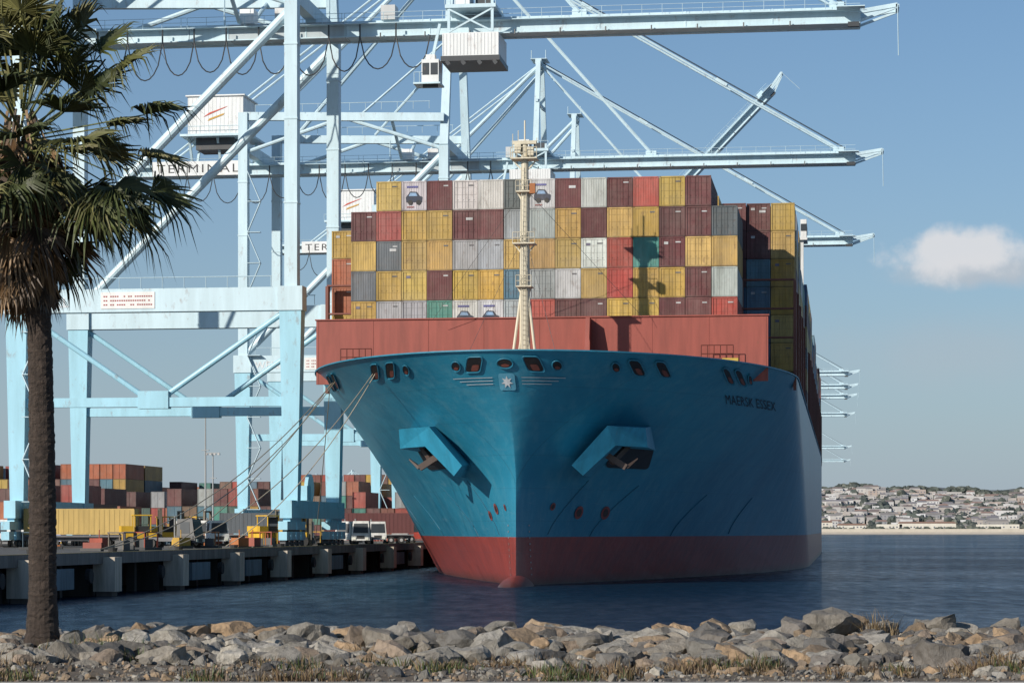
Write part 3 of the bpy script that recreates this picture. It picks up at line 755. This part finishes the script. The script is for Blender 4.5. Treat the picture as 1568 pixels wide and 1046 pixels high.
for k in range(160):
    x=random.uniform(280,800); y=S0+60; r=random.uniform(1.5,3); it.append(((x,y,hillz(x,y)+r),(r*1.5,r,r),0,(.09,.105,.085),k%6))
scatter('distant_trees',M_veg,it,tt,tf)

# ------------------------------------------------------------ near bank
def gz(x,y):
    n=.09*mn.noise(Vector((x*.25,y*.3,0)))+.05*mn.noise(Vector((x*.9,y*.9,3)))
    if y<25.2: return 3.375
    if y<27: n*=(y-25.2)/1.8
    base=3.4
    if y>34.6: base-= (y-34.6)*.55
    return base+n
m,nt,b=newmat('dirt')
n1=noise(nt,1.2,8,.7); r1=ramp(nt,n1.outputs[0],.3,.7,(.10,.075,.052,1),(.20,.16,.115,1)); n2=noise(nt,25,6,.7); r2=ramp(nt,n2.outputs[0],.3,.7,(.6,.6,.6,1),(1.2,1.2,1.2,1))
nt.links.new(mix(nt,1.,r1.outputs[0],r2.outputs[0],'MULTIPLY'),b.inputs['Base Color']); b.inputs['Roughness'].default_value=.95; bump(nt,b,n2.outputs[0],.6,.03)
mb=MB(); xs=np.concatenate([[-900,-300,-100,-50],np.linspace(-25,25,140),[50,100,300,900]]); ys=np.concatenate([[-60,0,20,25.0,25.2],np.linspace(25.6,44,60)])
vs=[(x,y,gz(x,y)) for y in ys for x in xs]; nx=len(xs)
mb.add(vs,[(j*nx+i,j*nx+i+1,(j+1)*nx+i+1,(j+1)*nx+i) for j in range(len(ys)-1) for i in range(nx-1)],(.2,.17,.13)); mb.build('shore_ground',m,smooth=True)
mb=MB(); mb.box((-300,20.5,3.2),(300,24.86,3.42),(.42,.40,.37)); mb.box((-300,24.87,3.2),(300,25.02,3.43),(.45,.43,.40))
mb.build('pavement',M_conc)
rng=np.random.RandomState(5)
def rocktempl(base,nt_,amp):
    out=[]
    for k in range(nt_):
        v=base.copy()
        for j in range(16):
            n=rng.normal(size=3); n/=np.linalg.norm(n); d=rng.uniform(.4,.85)
            ex=np.maximum(0,v@n-d); v-=ex[:,None]*n
        v*=np.array([rng.uniform(.85,1.4),rng.uniform(.7,1.1),rng.uniform(.65,1.05)])
        off=rng.uniform(0,50); 
        dd=np.array([mn.noise(Vector((p[0]*3+off,p[1]*3,p[2]*3)))*amp+mn.noise(Vector((p[0]*8+off,p[1]*8,p[2]*8)))*amp*.45 for p in v])
        v*=(1+dd)[:,None]; out.append(v)
    return out
TB_=rocktempl(tv3,12,.15); TM_=rocktempl(tv,14,.12); TS_=rocktempl(tv1,14,.1)
rc=[(.28,.265,.24),(.21,.20,.185),(.34,.315,.275),(.33,.245,.165),(.26,.235,.20),(.40,.28,.175),(.13,.125,.12),(.42,.39,.34),(.25,.225,.19),(.17,.155,.14),(.30,.235,.18)]
big=[];med=[];sm=[]
random.seed(21)
for k in range(9600):
    y=random.choice([random.uniform(25.7,37),random.uniform(28.5,35.5)]); x=random.uniform(-19,19)
    near=y<28.6
    r=random.lognormvariate(-2.3,.62)*(.62 if near else 1.15)
    r=min(r,.17 if near else .36)
    if mn.noise(Vector((x*.55,y*.7,77)))<(-.08 if near else -.32): continue
    item=((x,y,gz(x,y)+r*.12+(random.uniform(0,.10) if y>31 else 0)),(r,r,r*random.uniform(.65,1)),random.uniform(0,6.3),jit(random.choice(rc),.28),random.randrange(12))
    (big if r>.16 else med if r>.06 else sm).append(item)
for x,y,r,zz,c in ((2.9,34.5,.36,3.57,3),(3.3,34.7,.28,3.54,2),(4.45,34.3,.43,3.62,4),(4.8,34.6,.34,3.58,3),(6.05,34.2,.45,3.64,4),(6.45,34.5,.32,3.55,2),(-4.3,34.4,.46,3.44,5),(-3.7,34.6,.36,3.44,3),(.9,34.5,.46,3.44,7),(1.3,34.7,.28,3.42,2),(-5.5,34.5,.28,3.5,2),(-2.7,34.6,.3,3.5,7),(-1.2,34.4,.3,3.42,1),(7.6,34.4,.3,3.42,4),(-3.2,31.5,.38,3.42,2),(-2.2,33,.3,3.5,5),(3.8,34.2,.26,3.5,7),(5.3,34.5,.22,3.5,0),(-3.9,31.2,.3,3.45,6),(-2.9,32,.28,3.5,6),(-.4,32.5,.3,3.45,0),(2.1,32.8,.32,3.45,4),(4.1,32.2,.3,3.42,5),(.7,31.6,.28,3.42,6)):
    big.append(((x,y,zz),(r*1.1,r,r*.75),random.uniform(0,6),jit(rc[c],.08),random.randrange(12)))
rip=empty('riprap_rocks')
scatter('boulders',M_rock,big,TB_,tf3,parent=rip); scatter('medium_stones',M_rock,med,TM_,tf,parent=rip); scatter('small_stones',M_rock,sm,TS_,tf1,parent=rip)
it=[]
for k in range(15000):
    y=random.uniform(25.1,34); x=random.uniform(-14,14); r=random.lognormvariate(-3.7,.45)
    it.append(((x,y,gz(x,y)+r*.3),(r,r,r),random.uniform(0,6.3),jit(random.choice(rc),.25),random.randrange(14)))
scatter('gravel',M_rock,it,TS_,tf1)
mb=MB()
random.seed(31)
STR=[(.20,.14,.07),(.15,.10,.058),(.26,.19,.10),(.12,.075,.045)]; GRN=[(.06,.09,.022),(.085,.115,.03),(.045,.07,.02)]
def tuft(x,y,h,n,cols,spread=.12):
    z=gz(x,y)-.02
    for k in range(n):
        a=random.uniform(0,6.28); r=random.uniform(0,spread); l=random.uniform(.02,.8)*h; hh=h*random.uniform(.35,1.1)
        bx,by=x+r*math.cos(a),y+r*math.sin(a); tx,ty=bx+l*math.cos(a),by+l*math.sin(a); w=random.uniform(.003,.006)
        px,py=-math.sin(a)*w,math.cos(a)*w
        if abs(px)<w*.5: px=w
        c=jit(random.choice(cols),.25)
        mx_,my=bx+(tx-bx)*.35,by+(ty-by)*.35
        mb.add([(bx-px,by-py,z),(bx+px,by+py,z),(mx_+px,my+py,z+hh*.6),(mx_-px,my-py,z+hh*.6),(tx,ty,z+hh)],[(0,1,2,3),(3,2,4)],c)
for k in range(9000):
    y=25.3+random.random()**1.3*8.5
    x=random.uniform(-11,11)
    cl=mn.noise(Vector((x*.6,y*.5,9)))+.55*mn.noise(Vector((x*2,y*1.6,19)))
    if cl<(.17 if y<29 else .27): continue
    g=mn.noise(Vector((x*.35,y*.4,40)))+.5*mn.noise(Vector((x*1.5,y*1.4,47)))>.12
    tuft(x,y,random.uniform(.05,.15)*(1+max(0,cl)),8,GRN+STR[:2] if g else STR)
for x,y,h in ((-5.1,30,.35),(-6.7,30.5,.28),(-5.8,30.3,.25),(6.9,27,.2),(-.9,26.5,.2),(-2.3,27,.2),(5.9,26.4,.2),(2.6,27.5,.18),(7.3,34,.3),(5.3,33.8,.42),(-4.9,30.4,.3),(5.15,34.0,.5),(-4.6,29,.22),(4.3,26.6,.16)):
    for q in range(6): tuft(x+random.gauss(0,.14),y+random.gauss(0,.1),h,12,GRN+STR[:1] if y<32 else STR,.1)
mb.build('dry_grass',M_veg)

# ------------------------------------------------------------ palm
palm=empty('fan_palm_tree',(-6.10,31.4,gz(-6.1,31.4)-.1))
random.seed(5)
mb=MB(); n=20; hgt=6.3; rings=[]; K=190
for k in range(K+1):
    u=k/K; z=u*hgt; r=.142+.045*(1-u)+.12*math.exp(-u*22)+ random.uniform(-.006,.006)
    cx=-.12*u+.05*math.sin(u*3); rings.append([(cx+r*math.cos(2*math.pi*i/n)*(1+random.uniform(-.04,.04)),r*math.sin(2*math.pi*i/n)*(1+random.uniform(-.04,.04)),z+.02*math.sin(i*1.7+k)) for i in range(n)])
vs=[p for r in rings for p in r]
mb.add(vs,[(k*n+i,k*n+(i+1)%n,(k+1)*n+(i+1)%n,(k+1)*n+i) for k in range(K) for i in range(n)],(.10,.075,.058))
mb.build('trunk',M_bark,palm)
mb=MB()
def fan(base,az,el,Lp,Rf,col,dead=False,nseg=30):
    d=Vector((math.cos(az)*math.cos(el),math.sin(az)*math.cos(el),math.sin(el)))
    side=Vector((-math.sin(az),math.cos(az),0)); up=side.cross(d)*-1
    if up.z<0: up=-up
    roll=random.uniform(-.7,.7); side,up=(side*math.cos(roll)+up*math.sin(roll)),(up*math.cos(roll)-side*math.sin(roll))
    hub=base+d*Lp+Vector((0,0,-.12*Lp*math.cos(el)))
    mb.beam(base,hub,.035,.02,tuple(c*1.6 for c in col) if not dead else col,.018,.012)
    spread=math.radians(random.uniform(80,105)) if not dead else math.radians(random.uniform(20,50))
    for i in range(nseg):
        a=-spread+2*spread*(i+.5)/nseg; da=spread/nseg
        def pt(ang,r,lift,droop): return hub+(d*math.cos(ang)+side*math.sin(ang))*r+up*lift+Vector((0,0,-droop))
        R_=Rf*(.75+.25*math.cos(a*.8))*random.uniform(.8,1.1)
        r1=R_*random.uniform(.38,.52); dr=R_*random.uniform(.10,.45)*(1.0 if not dead else .3)
        cup=.12*abs(math.sin(a))*Rf
        p0=hub; p1=pt(a-da,r1,cup,.04); pc=pt(a,r1,cup+.035,.04); p2=pt(a+da,r1,cup,.04)
        w=da*.4; ja=a+random.uniform(-.08,.08)
        q1=pt(ja-w,R_*.78,cup*.8,dr*.45); q2=pt(ja+w,R_*.78,cup*.8,dr*.45); tip=pt(ja,R_*.97,cup*.4,dr*1.25)
        c=jit(col,.3)
        mb.add([p0,p1,pc,p2,q1,q2,tip],[(0,1,2),(0,2,3),(1,4,5,2),(2,5,3),(4,6,5)],c)
top=Vector((-.28,0,hgt+.2))
GP=[(.07,.085,.022),(.05,.065,.018),(.11,.115,.032),(.14,.135,.045)]; BP=[(.24,.15,.077),(.15,.095,.052),(.33,.21,.11),(.09,.06,.038)]
for k in range(52):
    u=k/51; el=math.radians(82-112*u+random.uniform(-12,12)); az=k*2.399+random.uniform(-.3,.3)
    base=top+Vector((math.cos(az)*.12,math.sin(az)*.12,.8-.95*u))
    fan(base,az,el,random.uniform(.8,1.3),random.uniform(.7,.9),random.choice(GP))
for az,el,lp in ((-.3,.62,1.65),(-.1,.28,1.6),(.2,-.02,1.5),(-.4,-.42,1.4),(-.9,-.15,1.0),(-.2,-.75,1.25),(-1.5,-.5,.8),(-1.2,-.8,.75),(0,.9,1.5),(-.6,-.6,1.45),(.1,-.3,1.65),(-.25,-.55,1.6)):
    fan(top+Vector((.1,0,.3)),az,el,lp,.82,random.choice(GP),nseg=34)
for k in range(200):
    az=random.uniform(0,6.28); el=math.radians(random.uniform(-88,-60)); zz=random.uniform(-1.45,.35)
    fan(top+Vector((math.cos(az)*.17,math.sin(az)*.17,zz+.3)),az,el,random.uniform(.3,.6),random.uniform(.45,.78),random.choice(BP),dead=True,nseg=16)
for k in range(34):
    az=random.uniform(0,6.28); el=math.radians(random.uniform(-62,-20))
    fan(top+Vector((math.cos(az)*.15,math.sin(az)*.15,random.uniform(-.5,.4))),az,el,random.uniform(.5,.9),random.uniform(.5,.75),random.choice(BP+GP),dead=False,nseg=20)
mb.build('crown',M_veg,palm)

# ------------------------------------------------------------ sky, sun
w=bpy.data.worlds.new('World'); sc.world=w; w.use_nodes=True; nt=w.node_tree; nt.nodes.clear()
out=nt.nodes.new('ShaderNodeOutputWorld'); bg=nt.nodes.new('ShaderNodeBackground'); sky=nt.nodes.new('ShaderNodeTexSky')
EL=math.radians(24); to_sun=Vector((-.98,-.98,0)).normalized(); AZ=math.atan2(to_sun.x,to_sun.y)
sky.sky_type='NISHITA'; sky.sun_disc=False; sky.sun_elevation=EL; sky.sun_rotation=AZ%(2*math.pi); sky.air_density=1.0; sky.dust_density=.4; sky.ozone_density=3.0
bg.inputs[1].default_value=.081
tc=nt.nodes.new('ShaderNodeTexCoord')
def cloud(cx,cy,cz,rx,rz,gain,lo,hi,ns):
    s1=nt.nodes.new('ShaderNodeVectorMath'); s1.operation='SUBTRACT'; s1.inputs[1].default_value=(cx,cy,cz); nt.links.new(tc.outputs['Generated'],s1.inputs[0])
    s2=nt.nodes.new('ShaderNodeVectorMath'); s2.operation='DIVIDE'; s2.inputs[1].default_value=(rx,.3,rz); nt.links.new(s1.outputs[0],s2.inputs[0])
    ln=nt.nodes.new('ShaderNodeVectorMath'); ln.operation='LENGTH'; nt.links.new(s2.outputs[0],ln.inputs[0])
    n=nt.nodes.new('ShaderNodeTexNoise'); n.inputs['Scale'].default_value=ns; n.inputs['Detail'].default_value=7; n.inputs['Roughness'].default_value=.55
    nt.links.new(tc.outputs['Generated'],n.inputs['Vector'])
    a=math_(nt,'MULTIPLY_ADD',n.outputs[0],gain,math_(nt,'SUBTRACT',1-gain*.5,ln.outputs['Value']))
    mr=nt.nodes.new('ShaderNodeMapRange'); mr.interpolation_type='SMOOTHSTEP'; mr.inputs[1].default_value=lo; mr.inputs[2].default_value=hi; nt.links.new(a,mr.inputs[0])
    return mr.outputs[0]
sx=nt.nodes.new('ShaderNodeSeparateXYZ'); nt.links.new(tc.outputs['Generated'],sx.inputs[0])
zc=math_(nt,'MAXIMUM',sx.outputs[2],0.0)
c=mix(nt,1.0,sky.outputs[0],(.84,1.05,1.18),'MULTIPLY')
haze=math_(nt,'MULTIPLY',math_(nt,'POWER',2.718,math_(nt,'MULTIPLY',zc,-8.0)),.93)
c=mix(nt,haze,c,(4.3,5.1,6.2))
def scaled(f,k): return math_(nt,'MULTIPLY',f,k)
c=mix(nt,scaled(cloud(.19,.97,.072,.10,.024,1.4,0,.9,12),.35),c,(5.5,5.9,6.5))
c=mix(nt,scaled(cloud(.190,.978,.104,.055,.009,1.3,0,.8,40),.7),c,(6.2,6.5,7.0))
c=mix(nt,scaled(cloud(.184,.978,.112,.036,.014,1.9,.05,.6,42),.92),c,(8.8,8.9,9.2))
nt.links.new(c,bg.inputs[0]); nt.links.new(bg.outputs[0],out.inputs[0])
sun=bpy.data.lights.new('sun','SUN'); sun.energy=5.0; sun.angle=math.radians(.5); sun.color=(1,.92,.81)
so=bpy.data.objects.new('sun',sun); sc.collection.objects.link(so)
dirv=Vector((-to_sun.x*math.cos(EL),-to_sun.y*math.cos(EL),-math.sin(EL))); so.rotation_euler=dirv.to_track_quat('-Z','Y').to_euler()

cam=bpy.data.cameras.new('camera'); co=bpy.data.objects.new('camera',cam); sc.collection.objects.link(co); sc.camera=co
co.location=(0,0,5); co.rotation_euler=(math.pi/2,0,0); cam.lens=85; cam.sensor_width=36; cam.shift_y=.1837; cam.clip_end=20000; cam.clip_start=.5
